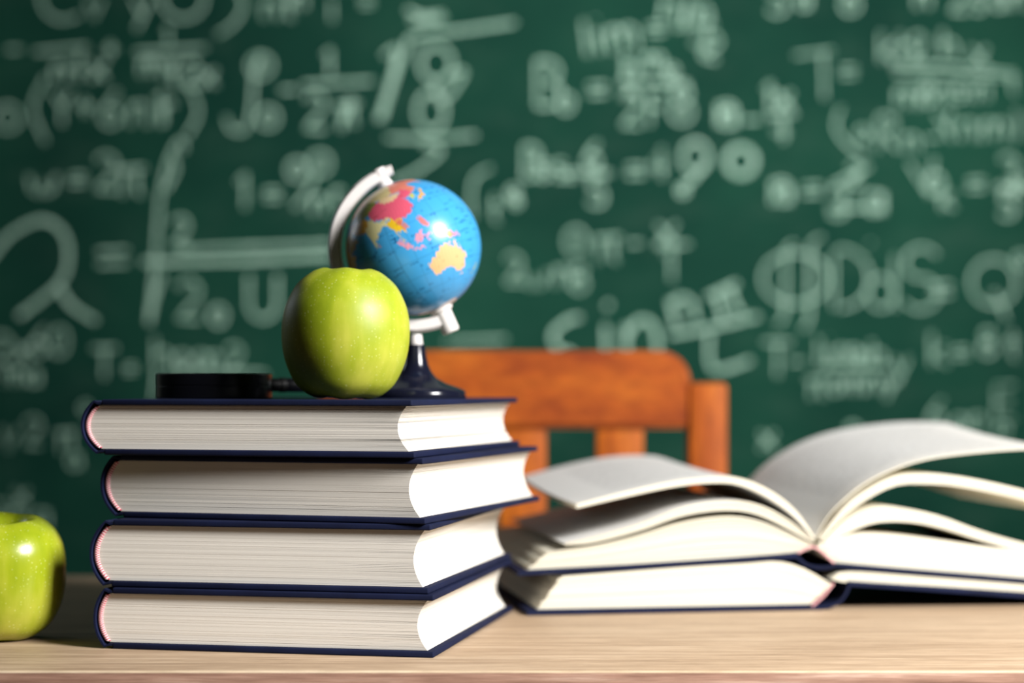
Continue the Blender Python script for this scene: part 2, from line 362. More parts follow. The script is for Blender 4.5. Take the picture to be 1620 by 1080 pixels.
EQ = [
 ([[(62, -20), (70, 15), (95, 32), (125, 25)], ('v', 150, 5, 50), ('y', 225, 5, 52), ring(290, -4, 34), [(368, -30), (385, 5), (372, 35), (345, 55)]], 4.4),
 ([('-', 22, 76, 50), [(55, 82), (138, 74)], ('n', 95, 108, 40), ('4x', 140, 104, 46), ('+', 175, 76, 34), [(215, 82), (325, 76)], ('1', 265, 56, 26), ('mv', 250, 100, 38), ('t2x', 305, 116, 40)], 4.8),
 ([ring(12, 186, 19), [(72, 122), (52, 170), (72, 225)], ('Y', 98, 170, 52), ('+', 135, 166, 44), ('6', 174, 172, 56), ('n1', 232, 172, 54), ('r', 268, 170, 50), [(296, 130), (314, 175), (296, 215)]], 4.6),
 ([('w', 67, 286, 54), ('=', 123, 282, 44), ('2', 168, 272, 56), ('p', 206, 276, 66)], 4.8),
 ([[(292, 238), (285, 222), (268, 250), (255, 300), (250, 350), (245, 420), (235, 510)], [(272, 250), (278, 268), (262, 300)]], 5.2),
 ([[(-20, 415), (15, 372), (65, 348), (100, 368), (108, 410), (92, 450), (30, 500)], [(92, 450), (112, 482), (152, 508)]], 7.0),
 ([[(155, 398), (202, 396)], [(155, 418), (202, 416)], [(225, 414), (380, 412), (525, 404), 7.0], [(285, 395), (400, 390), (525, 386)]], 5.0),
 ([[(258, 430), (245, 470), (236, 512)], ('2', 298, 474, 62), ('o', 345, 490, 46), ('U', 416, 470, 70), ('2', 285, 366, 44)], 5.0),
 ([('2x', 20, 550, 44), ('60', 78, 540, 44), ('ma', 35, 590, 34)], 3.8),
 ([('T', 165, 574, 46), ('=', 206, 582, 30), ('h', 258, 560, 52), ('oa', 305, 562, 44), ('n2', 355, 566, 40), [(248, 585), (243, 635)], [(270, 588), (420, 590)]], 4.2),
 ([('v', 15, 685, 54), ('2', 52, 682, 44), ('p', 105, 690, 50), ('a', 118, 722, 34), ('o', 135, 640, 26)], 3.0),
 ([('x', 35, 780, 40), ('2n', 15, 812, 36), ('a', 66, 812, 40)], 2.8),
 ([('nt', 440, 8, 44), ('i', 525, 8, 48), ('=', 580, 2, 34), ('n', 474, -4, 34)], 4.0),
 ([ring(412, 104, 18, 17), [(412, 88), (402, 120), (398, 170), (388, 205), (366, 205), (358, 185)], ring(424, 186, 15, 15), ('-', 456, 140, 52)], 4.8),
 ([('1', 520, 98, 40), [(480, 134), (590, 128)], ('2', 498, 176, 56), ('p', 550, 172, 52), [(556, 155), (540, 205)]], 5.0),
 ([[(815, 36), (730, 48), (655, 58), (640, 80), (622, 130), (604, 188)], [(606, 88), (628, 78), (618, 130), (598, 190)], [(644, 15), (668, 26), (700, 22)], [(650, 34), (704, 30)]], 6.0),
 ([ring(690, 100, 25, 27), ring(682, 176, 22, 30), [(690, 128), (688, 146)], [(704, 122), (734, 112), (712, 150), (690, 160)]], 5.6),
 ([[(612, 218), (690, 219), (752, 214)], [(668, 228), (698, 238), (672, 262), (642, 280), (620, 290)]], 5.2),
 ([('1', 385, 302, 54), ('=', 431, 306, 46), ring(470, 268, 14), ring(506, 258, 16), [(500, 275), (488, 300), (466, 328)], ('n', 505, 318, 40), ('r', 535, 306, 38)], 4.8),
 ([[(776, 266), (752, 280), (745, 310), (748, 345)], ('t', 782, 330, 40), ('e', 812, 300, 38)], 4.2),
 ([('lim', 964, 54, 54, -8), ('=', 1038, 44, 44)], 5.0),
 ([('nm', 1086, 14, 48, 8), ('4', 1110, 66, 44, 12), ('2', 1126, 74, 40, 12), [(1066, 44), (1130, 36)]], 4.8),
 ([('B', 868, 132, 72), ('o', 895, 154, 44), ('=', 945, 140, 52)], 5.0),
 ([('h', 998, 106, 40), ('m', 1034, 92, 36), [(980, 128), (1090, 132)], ('2', 998, 172, 52), ('F', 1040, 172, 50), ('8', 1078, 164, 58), ('e', 1062, 108, 36), ('=', 998, 145, 24)], 5.0),
 ([('n', 1150, 172, 54), ('a', 1152, 178, 44), ('-', 1190, 188, 56), ('1x', 1232, 152, 42), [(1214, 182), (1258, 180)], ('4', 1236, 204, 38)], 5.2),
 ([('B', 842, 256, 50), ('ss', 872, 262, 40), ('=', 902, 276, 34), ('6', 936, 246, 42), [(914, 272), (966, 274)], ('5', 944, 302, 46), ('o', 816, 314, 24)], 5.0),
 ([('=', 1006, 268, 50), ('4', 1042, 258, 48)], 4.8),
 ([ring(1100, 248, 20, 24), [(1120, 250), (1100, 280), (1078, 298)], ('o', 1080, 296, 24), ring(1172, 255, 22, 22), 0][:4], 6.0),
 ([ring(1172, 255, 22, 22)], 8.0),
 ([('5', 1230, -2, 50), ('a', 1272, -4, 34), ('8', 1345, -4, 48), ('n', 1460, -8, 40), ('2s', 1530, -4, 44), ('ab', 1596, -6, 40) if False else ('an', 1596, -6, 40)], 4.6),
 ([[(1258, 88), (1318, 80)], [(1302, 84), (1304, 155)], ('=', 1342, 112, 44)], 3.8),
 ([('N', 0, 0, 0)][:0] + [('kh', 1420, 74, 46), ('2', 1452, 74, 40), ('h', 1502, 70, 44), ('x', 1550, 82, 46), [(1410, 102), (1500, 104), (1600, 116)], [(1415, 116), (1590, 122)], ('m', 1436, 148, 44), ('8n', 1480, 146, 36), ('sin', 1536, 140, 36), ('t', 1602, 130, 36)], 4.0),
 ([[(1330, 170), (1322, 200), (1340, 228), (1368, 248)], ('o', 1365, 205, 34), ('R', 1405, 210, 54), ('n', 1442, 220, 40), ('-', 1476, 216, 50), [(1480, 180), (1500, 210)], ('(nm)', 1556, 198, 46)], 3.9),
 ([('n', 1236, 294, 56), ('a', 1240, 300, 40), ('=', 1285, 298, 50), [(1318, 292), (1375, 264)], ('3', 1326, 320, 46), ('2', 1352, 276, 34), ('a', 1384, 310, 54), [(1310, 330), (1400, 328)]], 4.8),
 ([('V', 1464, 282, 56, -12), ring(1478, 290, 14), ('k', 1500, 310, 40), ('=', 1544, 290, 46), ('3', 1596, 272, 50), [(1575, 296), (1640, 294)], ('5', 1594, 322, 44), ('x', 1612, 290, 40)], 4.8),
 ([('o', 911, 368, 64), ('p', 960, 384, 60), ('-', 1004, 383, 44), ('x', 1056, 362, 54), [(1036, 388), (1090, 386)], ('1', 1060, 418, 50)], 4.2),
 ([('w', 846, 436, 48), ('n', 890, 430, 44), ('8', 916, 440, 40), ('2', 812, 425, 44)], 3.8),
 ([[(918, 502), (896, 508), (874, 530), (884, 552), (905, 560), (905, 585)], [(960, 480), (964, 486), 9], [(958, 514), (960, 590)], [(990, 514), (992, 590)], [(992, 530), (1012, 506), (1036, 520), (1042, 590)]], 7.0),
 ([('n', 1078, 480, 66, -14), ('p', 1146, 468, 74, -20), [(1060, 530), (1130, 517), (1200, 500)], [(1122, 528), (1128, 584), (1188, 570)]], 6.6),
 ([ring(1258, 440, 52, 40), [(1256, 385), (1244, 395), (1243, 440), (1240, 500), (1228, 512)], [(1300, 375), (1283, 388), (1281, 440), (1280, 505), (1268, 520)]], 4.2),
 ([('D', 1348, 440, 96), ('d', 1396, 446, 84), ('S', 1456, 440, 100), ('.', 1376, 382, 60)], 3.9),
 ([('=', 1488, 456, 60), ring(1572, 446, 36, 36), [(1572, 460), (1582, 480), (1592, 506)], ('o', 1614, 404, 34)], 4.2),
 ([('T', 1230, 568, 54), ('-', 1260, 570, 44), ('lim', 1326, 556, 44), ('oh', 1376, 560, 40), [(1300, 580), (1410, 578)], ('p', 1292, 606, 46), ('om', 1340, 604, 34), ('ny', 1394, 602, 36), ('y', 1426, 572, 44)], 3.6),
 ([('k', 1486, 552, 50), ('=', 1520, 556, 40), ('8', 1562, 542, 40), ('t', 1602, 546, 44)], 4.0),
 ([('6', 1480, 654, 46), ('an', 1532, 662, 38), ('E', 1590, 636, 54), ('o', 1586, 672, 34)], 3.2),
 ([[(705, 540), (800, 536)], ('x', 1215, 690, 40), ('n', 1350, 676, 30)], 4.2),
]
for items, wid in EQ: equation([i for i in items if i != 0], wid)

# ------------------------------------------------------------------ table
table = thing('table', 'light oak table with a straight front edge carrying the books and apples', 'table', (0, 1.247, 0))
TY0, TY1 = 0.9965 - 1.247, 1.498 - 1.247
bm = bmesh.new(); box(bm, -0.80, 0.80, TY0, TY1, TZ - 0.030, TZ, 0.0011, 2)
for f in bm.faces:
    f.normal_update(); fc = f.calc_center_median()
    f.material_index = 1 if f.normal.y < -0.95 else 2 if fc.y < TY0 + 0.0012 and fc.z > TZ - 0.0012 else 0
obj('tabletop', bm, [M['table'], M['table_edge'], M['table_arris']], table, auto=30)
for sx in (-1, 1):
    for sy in (-1, 1):
        cx, cy = sx * 0.72, sy * 0.20
        boxo('leg', M['table'], table, cx - .022, cx + .022, cy - .022, cy + .022, 0, TZ - 0.030)
for sy in (-1, 1): boxo('apron', M['table'], table, -.698, .698, sy * .2 - .009, sy * .2 + .009, TZ - .10, TZ - .030)
for sx in (-1, 1): boxo('apron', M['table'], table, sx * .72 - .009, sx * .72 + .009, -.178, .178, TZ - .10, TZ - .030)

# ------------------------------------------------------------------ chair behind the table
CY = 1.61; k = CY / F
X = lambda px: (px - 810) * k
Zc = lambda py: EZ - (py - HY) * k
cx0 = X(827)
chair = thing('chair', 'orange-brown wooden chair with slatted back behind the table', 'chair', (cx0, CY, 0))
px0, px1 = X(1087) - cx0, X(1148) - cx0           # post inner / outer
bm = bmesh.new()
def crest(bm):
    x0, x1 = -px0 - 0.0005, px0 + 0.002; zt, zb = Zc(555), Zc(677); r = 0.026
    pts = [(x0, zb), (x1, zb)] + [(x1 - r + r * math.cos(R(a)), zt - r + r * math.sin(R(a))) for a in range(0, 91, 15)] + [(x0 + r - r * math.sin(R(a)), zt - r + r * math.cos(R(a))) for a in range(0, 91, 15)]
    prism(bm, pts, -0.012, 0.012)
    bmesh.ops.bevel(bm, geom=[e for e in bm.edges if abs(e.verts[0].co.y - e.verts[1].co.y) < 1e-6], offset=0.003, segments=2, affect='EDGES')
crest(bm); obj('crest_rail', bm, M['chair'], chair, auto=35)
for s in (-1, 1):
    a, b = sorted((s * px0, s * px1)); boxo('back_post', M['chair_slat'], chair, a, b, -0.016, 0.016, 0, Zc(605), bevel=0.004)
for c in (980, 827, 674):
    x = X(c) - cx0; h = 37.5 * k; boxo('slat', M['chair_slat'], chair, x - h, x + h, -0.007, 0.007, 0.55, Zc(676), bevel=0.003)
boxo('lower_rail', M['chair'], chair, -px0, px0, -0.010, 0.010, 0.51, 0.55)
boxo('seat', M['chair'], chair, -px1 - .005, px1 + .005, -0.36, -0.016, 0.425, 0.445, bevel=0.006)
for s in (-1, 1):
    x = s * (px0 + px1) / 2; boxo('front_leg', M['chair_slat'], chair, x - .017, x + .017, -0.345, -0.311, 0, 0.425)
    boxo('side_rail', M['chair'], chair, x - .009, x + .009, -0.311, -0.016, 0.375, 0.425)
boxo('front_rail', M['chair'], chair, -px0, px0, -0.337, -0.319, 0.375, 0.425)

# ------------------------------------------------------------------ closed hardcover books
def closed_book(label, near, ang, W, H, z, L=0.223, skew=0.0, seed=1, bulge=0.0085):
    """near = world xy of the front right corner; local x runs left (negative) to the spine, y to the back"""
    rnd = random.Random(seed)
    root = thing('hardcover_book', label, 'book', (near[0], near[1], z), -R(ang), 'navy hardcovers in the stack')
    t = 0.0034
    sk = lambda zz: skew * (zz / H)
    xh = -W + bulge + 0.0055
    for name, z0, z1 in (('back_cover', 0, t), ('front_cover', H - t, H)):
        bm = bmesh.new(); box(bm, xh + sk(z0), 0 + sk(z0), 0, L, z0, z1, 0.0009, 3); obj(name, bm, M['cloth'], root, auto=50)
    # rounded spine with sunk hinge joints
    n = 18; arcp = []
    for i in range(n + 1):
        s = -1 + 2 * i / n; zz = H / 2 + s * (H / 2 - 0.0012)
        arcp.append((-W + 0.0006 + bulge * abs(s) ** 2.2 + sk(zz), zz))
    pts = [(xh + 0.001 + sk(0), 0.0022), (xh - 0.0022 + sk(0), 0.0024)] + arcp + [(xh - 0.0022 + sk(H), H - 0.0024), (xh + 0.001 + sk(H), H - 0.0022)]
    bm = bmesh.new(); strip_prism(bm, pts, 0.0012, 0.0003, L - 0.0003); obj('spine', bm, M['cloth'], root, auto=60)
    # page block: slabs of leaves with hairline gaps that open towards the fore-edge
    z0, z1 = t + 0.0001, H - t - 0.0001; h = z1 - z0
    xs = lambda zz: -W + 0.0036 + (bulge - .0008) * abs((zz - H / 2) / (h / 2)) ** 2.1 + sk(zz)
    xf = lambda zz: -0.0042 - 0.0058 * (1 - ((zz - H / 2) / (h / 2)) ** 2) + sk(zz)
    bm = bmesh.new(); K = 46; cuts = [0]
    for i in range(K): cuts.append(cuts[-1] + 0.6 + 0.8 * rnd.random())
    cuts = [z0 + h * c / cuts[-1] for c in cuts]
    for i in range(K):
        a, b = cuts[i], cuts[i + 1]
        gap = (0.00003 + 0.00028 * rnd.random() ** 3)
        jy = 0.0032 + rnd.uniform(-0.00007, 0.00007); jf = rnd.uniform(-0.00005, 0.00005)
        ring_ = []
        nx = 9
        for y in (jy, L - 0.0032):
            lo, hi = [], []
            for q in range(nx):
                u = q / (nx - 1); g_ = gap * u ** 3.5 / 2
                xa = xs(a) + (xf(a) + jf - xs(a)) * u; xb = xs(b) + (xf(b) + jf - xs(b)) * u
                lo.append(bm.verts.new((xa, y, a + g_))); hi.append(bm.verts.new((xb, y, b - g_)))
            ring_.append((lo, hi))
        (l0, h0), (l1, h1) = ring_
        for q in range(nx - 1):
            bm.faces.new((l0[q], l0[q + 1], h0[q + 1], h0[q])); bm.faces.new((l1[q + 1], l1[q], h1[q], h1[q + 1]))
            bm.faces.new((h0[q], h0[q + 1], h1[q + 1], h1[q])); bm.faces.new((l0[q + 1], l0[q], l1[q], l1[q + 1]))
        bm.faces.new((l0[-1], l1[-1], h1[-1], h0[-1])); bm.faces.new((l0[0], h0[0], h1[0], l1[0]))
    obj('page_block', bm, M['page'], root)
    for y0, d in ((0.0026, 1), (L - 0.0026, -1)):       # head and tail bands
        bm = bmesh.new(); uvl = bm.loops.layers.uv.new('UVMap'); n = 40; m_ = 5; rows = []
        for i in range(n + 1):
            zz = z0 + 0.0006 + (h - 0.0012) * i / n; x = xs(zz) - 0.0004
            rows.append([(bm.verts.new((x - 0.0016 * math.cos(math.pi * q / m_), y0 - d * 0.0012 * math.sin(math.pi * q / m_) + d * .0006, zz)), i / n, q / m_) for q in range(m_ + 1)])
        for a, b in zip(rows, rows[1:]):
            for q in range(m_):
                vs = (a[q], a[q + 1], b[q + 1], b[q]); f = bm.faces.new([v[0] for v in vs])
                for lp, v in zip(f.loops, vs): lp[uvl].uv = (v[1], v[2])
        obj('headband', bm, M['headband'], root, smooth=True)
    return root
px = lambda p, y: (p - 810) / F * y
z4, z3, z2, z1_ = TZ + .00004, TZ + .0349, TZ + .0735, TZ + .1100
closed_book('navy hardcover at the very bottom of the stack, lying on the table', (px(686, 1.043), 1.043), 11.3, .1998, .0348, z4, .222, 0.0, 1, .0060)
closed_book('navy hardcover second from the bottom, the thickest book of the stack', (px(678, 1.045), 1.045), 11.8, .2010, .0385, z3, .222, .0012, 2)
closed_book('navy hardcover second from the top, turned so its far corner juts right', (px(673, 1.043), 1.043), 17.2, .2000, .0364, z2, .224, -.0016, 3)
closed_book('navy hardcover topmost in the stack, under the apple and globe', (px(656, 1.042), 1.042), 15.2, .2020, .0320, z1_, .224, -.0018, 4)
ZB = TZ + .1420 + .0001

# ------------------------------------------------------------------ apples
def apple(label, loc, Rr, Hh, seed, tilt, skin, prof, group='green apples'):
    pr = catmull(prof, 4)
    bm = bmesh.new(); seg = 96; ph = seed * 1.3; rings = []
    for (r, h) in pr:
        rr = max(r, 0) * Rr
        if r < 1e-4: rings.append([bm.verts.new((0, 0, h * Hh))]); continue
        row = []
        for i in range(seg):
            a = 2 * math.pi * i / seg
            lobe = 1 + 0.007 * math.cos(5 * a + ph) * (0.4 + abs(h - .5)) + 0.010 * math.cos(2 * a + ph * 2)
            zz = h * Hh + Hh * 0.006 * math.cos(5 * a + ph) * max(0, 1 - abs(h - 0.98) * 5) + Hh * 0.006 * (1 - math.cos(5 * a + ph)) * max(0, 1 - h * 8)
            row.append(bm.verts.new((rr * lobe * math.cos(a), rr * lobe * math.sin(a), zz)))
        rings.append(row)
    for a, b in zip(rings, rings[1:]):
        for i in range(seg):
            j = (i + 1) % seg
            if len(a) == 1: bm.faces.new((a[0], b[j], b[i]))
            elif len(b) == 1: bm.faces.new((a[i], a[j], b[0]))
            else: bm.faces.new((a[i], a[j], b[j], b[i]))
    mt = Matrix.Rotation(tilt[0], 4, 'X') @ Matrix.Rotation(tilt[1], 4, 'Y')
    bmesh.ops.transform(bm, matrix=mt, verts=bm.verts)
    lo = min(v.co.z for v in bm.verts)
    root = thing('apple', label, 'apple', loc, 0, group)
    for v in bm.verts: v.co.z -= lo
    obj('flesh', bm, M[skin], root, smooth=True)
    bm = bmesh.new(); P = [Vector((0, 0, .79 * Hh)), Vector((.001, .001, .83 * Hh)), Vector((.002, .003, .885 * Hh))]
    for i, (p, r) in enumerate(zip(P, (.0012, .0011, .0017))):
        for q in range(8): bm.verts.new(mt @ (p + Vector((r * math.cos(q * math.pi / 4), r * math.sin(q * math.pi / 4), 0))) - Vector((0, 0, lo)))
    bm.verts.ensure_lookup_table()
    for i in range(2):
        for q in range(8): bm.faces.new([bm.verts[i * 8 + q], bm.verts[i * 8 + (q + 1) % 8], bm.verts[(i + 1) * 8 + (q + 1) % 8], bm.verts[(i + 1) * 8 + q]])
    bm.faces.new([bm.verts[16 + q] for q in range(8)])
    obj('stem', bm, M['stem'], root, smooth=True)
    return root
TALL = [(0, .1), (.15, .03), (.3, .004), (.42, 0), (.52, .012), (.63, .042), (.78, .116), (.91, .248), (.98, .38), (1, .53), (.97, .66), (.90, .765), (.765, .88), (.575, .96), (.45, .99), (.36, 1.0), (.28, .985), (.18, .91), (.1, .84), (0, .81)]
BROAD = [(0, .1), (.15, .03), (.3, .004), (.42, 0), (.52, .012), (.65, .05), (.80, .13), (.92, .26), (.98, .40), (1, .54), (.985, .68), (.935, .80), (.83, .90), (.70, .962), (.58, .994), (.49, 1.0), (.37, .965), (.22, .88), (.1, .82), (0, .80)]
YA = 1.112
apple('green apple sitting on the book stack in front of the globe', (px(544.5, YA), YA, ZB), 102.0 / F * YA, 203.5 / F * YA, 1, (R(1), R(1.5), 0), 'apple', TALL)
YB = 1.125
apple('shiny green apple standing on the table left of the stack', (px(1, YB), YB, TZ + .0002), 100 / F * YB, 188 / F * YB, 2.2, (R(6), R(2), 0), 'apple_shiny', BROAD)

# ------------------------------------------------------------------ magnifying glass on the top book
YM = 1.165
mag = thing('magnifying_glass', 'black magnifying glass lying flat on the top book', 'magnifier', (px(338.5, YM), YM, ZB), R(31))
rm = 91.0 / F * YM; hm = 39.5 / F * YM
bm = bmesh.new()
lathe(bm, [(rm - .0035, .0), (rm - .0006, 0), (rm, .0006), (rm, hm * .46), (rm - .0003, hm * .48), (rm - .0003, hm * .52), (rm, hm * .54), (rm, hm - .0008), (rm - .0008, hm), (rm - .003, hm), (rm - .0035, hm - .0005), (rm - .0035, 0)], 96, cap=False)
obj('lens_rim', bm, M['black'], mag, auto=40)
bm = bmesh.new(); rl = rm - .0036
lathe(bm, [(0, .0035), (rl * .5, .0042), (rl, .0062), (rl, .0082), (rl * .5, .0102), (0, .0109)], 64); obj('lens', bm, M['glass'], mag, auto=40)
rot = Matrix.Translation((0, 0, hm * .53)) @ Matrix.Rotation(R(90), 4, 'Y')
bm = bmesh.new(); lathe(bm, [(.0042, rm - .001), (.0042, rm + .008), (.0047, rm + .0085), (.0047, rm + .012)], 24, rot); obj('ferrule', bm, M['steel'], mag, auto=40)
bm = bmesh.new(); lathe(bm, [(.0034, rm + .0115), (.0044, rm + .013), (.0046, rm + .03), (.0050, rm + .05), (.0050, rm + .064), (.0040, rm + .068), (0, rm + .0695)], 24, rot); obj('handle', bm, M['black'], mag, auto=40)

# ------------------------------------------------------------------ desk globe
YG = 1.195; kg = YG / F
gx = lambda p: (p - 658) * kg
gz = lambda y: EZ - (y - HY) * kg - ZB
globe = thing('desk_globe', 'small blue desk globe with white arm and black foot', 'globe', (px(658, YG), YG, ZB))
bm = bmesh.new()
lathe(bm, [(0, 0), (.0312, 0), (.0316, .0006), (.0314, .0040), (.0300, .0052), (.0262, .0068), (.0190, .0092), (.0130, .0125), (.0098, .0165), (.0078, .0210), (.0064, .0270), (.0056, .0335), (0, .0335)], 64); obj('pedestal', bm, M['black_blue'], globe, auto=50)
bm = bmesh.new(); lathe(bm, [(0, .0332), (.0040, .0332), (.0044, .0340), (.0040, .0372), (.0036, .040), (0, .040)], 32); obj('collar', bm, M['white'], globe, auto=50)
gc = Vector((gx(654), 0, gz(391.5))); gr = 107.0 * kg
tilt = R(24.2)
ax = Vector((-math.sin(tilt), 0, math.cos(tilt)))
# meridian arm: C-shaped bar concentric with the ball, in the picture-parallel plane
ro, ri = 134.5 * kg, 114.0 * kg
bm = bmesh.new(); rows = []
a0, a1, N = R(105), R(294), 60
for i in range(N + 1):
    u = i / N; a = a0 + (a1 - a0) * u
    wdt = 0.0045 + 0.0012 * math.sin(math.pi * u); o_ = ro; ii = ri
    if u < 0.05: ii = ri + (ro - ri) * 0.35 * (1 - u / 0.05)
    row = []
    for (r_, y_) in ((ii + .0008, -wdt), (o_ - .0016, -wdt), (o_, -wdt * .55), (o_, wdt * .55), (o_ - .0016, wdt), (ii + .0008, wdt), (ii, wdt * .6), (ii, -wdt * .6)):
        row.append(bm.verts.new(gc + Vector((r_ * math.cos(a), y_, r_ * math.sin(a)))))
    rows.append(row)
for a, b in zip(rows, rows[1:]):
    for q in range(8): bm.faces.new((a[q], a[(q + 1) % 8], b[(q + 1) % 8], b[q]))
bm.faces.new(rows[0]); bm.faces.new(rows[-1][::-1]); obj('meridian_arm', bm, M['white'], globe, auto=35)
def along(d, p): return Matrix.Translation(p) @ d.to_track_quat('Z', 'Y').to_matrix().to_4x4()
bm = bmesh.new(); lathe(bm, [(.0052, gr - .0004), (.0046, gr + .002), (.0036, gr + .004), (.0036, ri + .002), (.0050, ri + .004), (.0050, ro - .0005), (.004, ro + .0006), (0, ro + .0008)], 32, along(ax, gc)); obj('pivot', bm, M['white'], globe, auto=40)
bm = bmesh.new(); lathe(bm, [(.0075, gr - .0004), (.0072, gr + .0012), (.0056, gr + .0022), (.0056, ro + .0035), (.0050, ro + .0048), (0, ro + .0050)], 32, along(-ax, gc)); obj('pivot_knob', bm, M['white'], globe, auto=40)
# printed ball
LAND = [
 ((226, 132, 112), [(30, 70), (60, 69), (70, 73), (100, 77), (140, 73), (180, 69), (178, 64), (162, 60), (160, 52), (155, 58), (140, 59), (135, 54), (140, 48), (131, 43), (128, 50), (118, 50), (105, 51), (98, 50), (88, 50), (80, 52), (70, 55), (60, 53), (50, 50), (47, 45), (38, 46), (30, 55)]),
 ((214, 196, 140), [(60, 69), (70, 73), (100, 77), (110, 70), (108, 52), (98, 50), (88, 50), (80, 52), (70, 55), (60, 56)]),
 ((128, 138, 66), [(50, 50), (60, 53), (70, 55), (80, 52), (87, 49), (80, 45), (74, 39), (66, 37), (55, 37), (53, 42), (51, 46)]),
 ((222, 92, 116), [(74, 39), (80, 45), (87, 49), (97, 43), (105, 42), (112, 44), (118, 48), (120, 53), (127, 50), (131, 46), (130, 43), (124, 40), (118, 39), (122, 37), (120, 33), (122, 30), (118, 24), (110, 21), (106, 23), (100, 22), (98, 27), (92, 28), (80, 31), (76, 35)]),
 ((226, 196, 152), [(88, 49), (98, 51), (106, 50), (118, 49), (112, 44), (105, 42), (97, 43), (90, 46)]),
 ((222, 214, 158), [(68, 24), (73, 33), (78, 34), (80, 30), (88, 27), (96, 28), (92, 22), (87, 21), (80, 15), (79, 10), (77, 7), (75, 11), (73, 17), (72, 21)]),
 ((214, 160, 50), [(45, 38), (50, 37), (60, 37), (70, 37), (74, 35), (70, 24), (61, 25), (55, 27), (50, 30), (48, 30)]),
 ((176, 150, 66), [(35, 30), (45, 33), (48, 30), (52, 24), (58, 22), (52, 16), (44, 13), (40, 20)]),
 ((234, 190, 40), [(92, 22), (98, 27), (101, 22), (106, 23), (108, 21), (106, 18), (109, 12), (105, 9), (102, 12), (100, 13), (99, 9), (103, 2), (101, 3), (98, 9), (98, 16), (94, 17)]),
 ((216, 120, 90), [(101, 21), (104, 22), (108, 21), (106, 18), (109, 12), (106, 10), (105, 14), (102, 18)]),
 ((232, 150, 170), [(109, 1), (112, 3), (117, 7), (119, 5), (117, 0), (115, -4), (110, -2)]),
 ((232, 150, 170), [(95, 5), (98, 5), (101, 1), (106, -3), (105, -6), (102, -4), (97, 1)]),
 ((232, 150, 170), [(105, -6), (114, -6.6), (115, -8.6), (106, -7.6)]), ((232, 150, 170), [(119, 1), (125, 1), (121, -1), (123, -5), (120, -5)]),
 ((226, 160, 80), [(131, -1), (138, -2), (141, -3), (141, -9), (138, -8), (133, -4)]), ((220, 130, 140), [(141, -3), (146, -6), (151, -10), (144, -8), (141, -9)]),
 ((214, 120, 120), [(120, 18.5), (122, 18), (124, 13), (126, 8), (125, 6), (122, 9), (120, 14)]),
 ((230, 170, 60), [(130, 31), (136, 34), (140, 35), (142, 41), (145, 44), (141, 45), (139, 39), (132, 35)]), ((190, 190, 90), [(125, 40), (130, 42), (129, 35), (126, 34)]),
 ((244, 188, 134), [(114, -22), (122, -18), (126, -14), (131, -12), (137, -12), (136, -15), (141, -17), (142, -11), (146, -19), (153, -27), (150, -37), (146, -39), (140, -38), (136, -34), (131, -31), (124, -33), (118, -35), (115, -34), (113, -26)]),
 ((244, 188, 134), [(145, -41), (148, -41), (147, -43.5)]), ((170, 180, 90), [(173, -35), (178, -38), (172, -44), (167, -46), (172, -41)]), ((230, 150, 150), [(80, 9.5), (82, 7), (80, 6)]),
 ((220, 180, 90), [(-17, 15), (-6, 36), (10, 37), (32, 31), (43, 12), (51, 11), (40, -5), (40, -15), (35, -24), (27, -34), (18, -34), (12, -17), (9, 4), (-8, 5)]), ((220, 130, 110), [(44, -25), (50, -15), (49, -12), (44, -17)]),
 ((150, 170, 90), [(-9, 38), (-9, 43), (0, 46), (-4, 48), (8, 54), (8, 58), (5, 61), (15, 68), (30, 70), (30, 55), (38, 46), (28, 41), (22, 37), (14, 42), (3, 42), (-2, 37)]),
 ((230, 170, 110), [(-168, 66), (-156, 71), (-125, 70), (-95, 68), (-82, 62), (-78, 55), (-65, 60), (-56, 52), (-70, 44), (-81, 31), (-81, 25), (-97, 26), (-97, 18), (-87, 21), (-83, 9), (-106, 22), (-124, 40), (-135, 58), (-160, 57)]),
 ((200, 190, 90), [(-80, 8), (-72, 12), (-50, 1), (-35, -7), (-40, -22), (-58, -38), (-68, -54), (-75, -50), (-71, -18), (-81, -5)]), ((226, 220, 214), [(-55, 60), (-20, 70), (-20, 82), (-60, 82), (-70, 76)]),
]
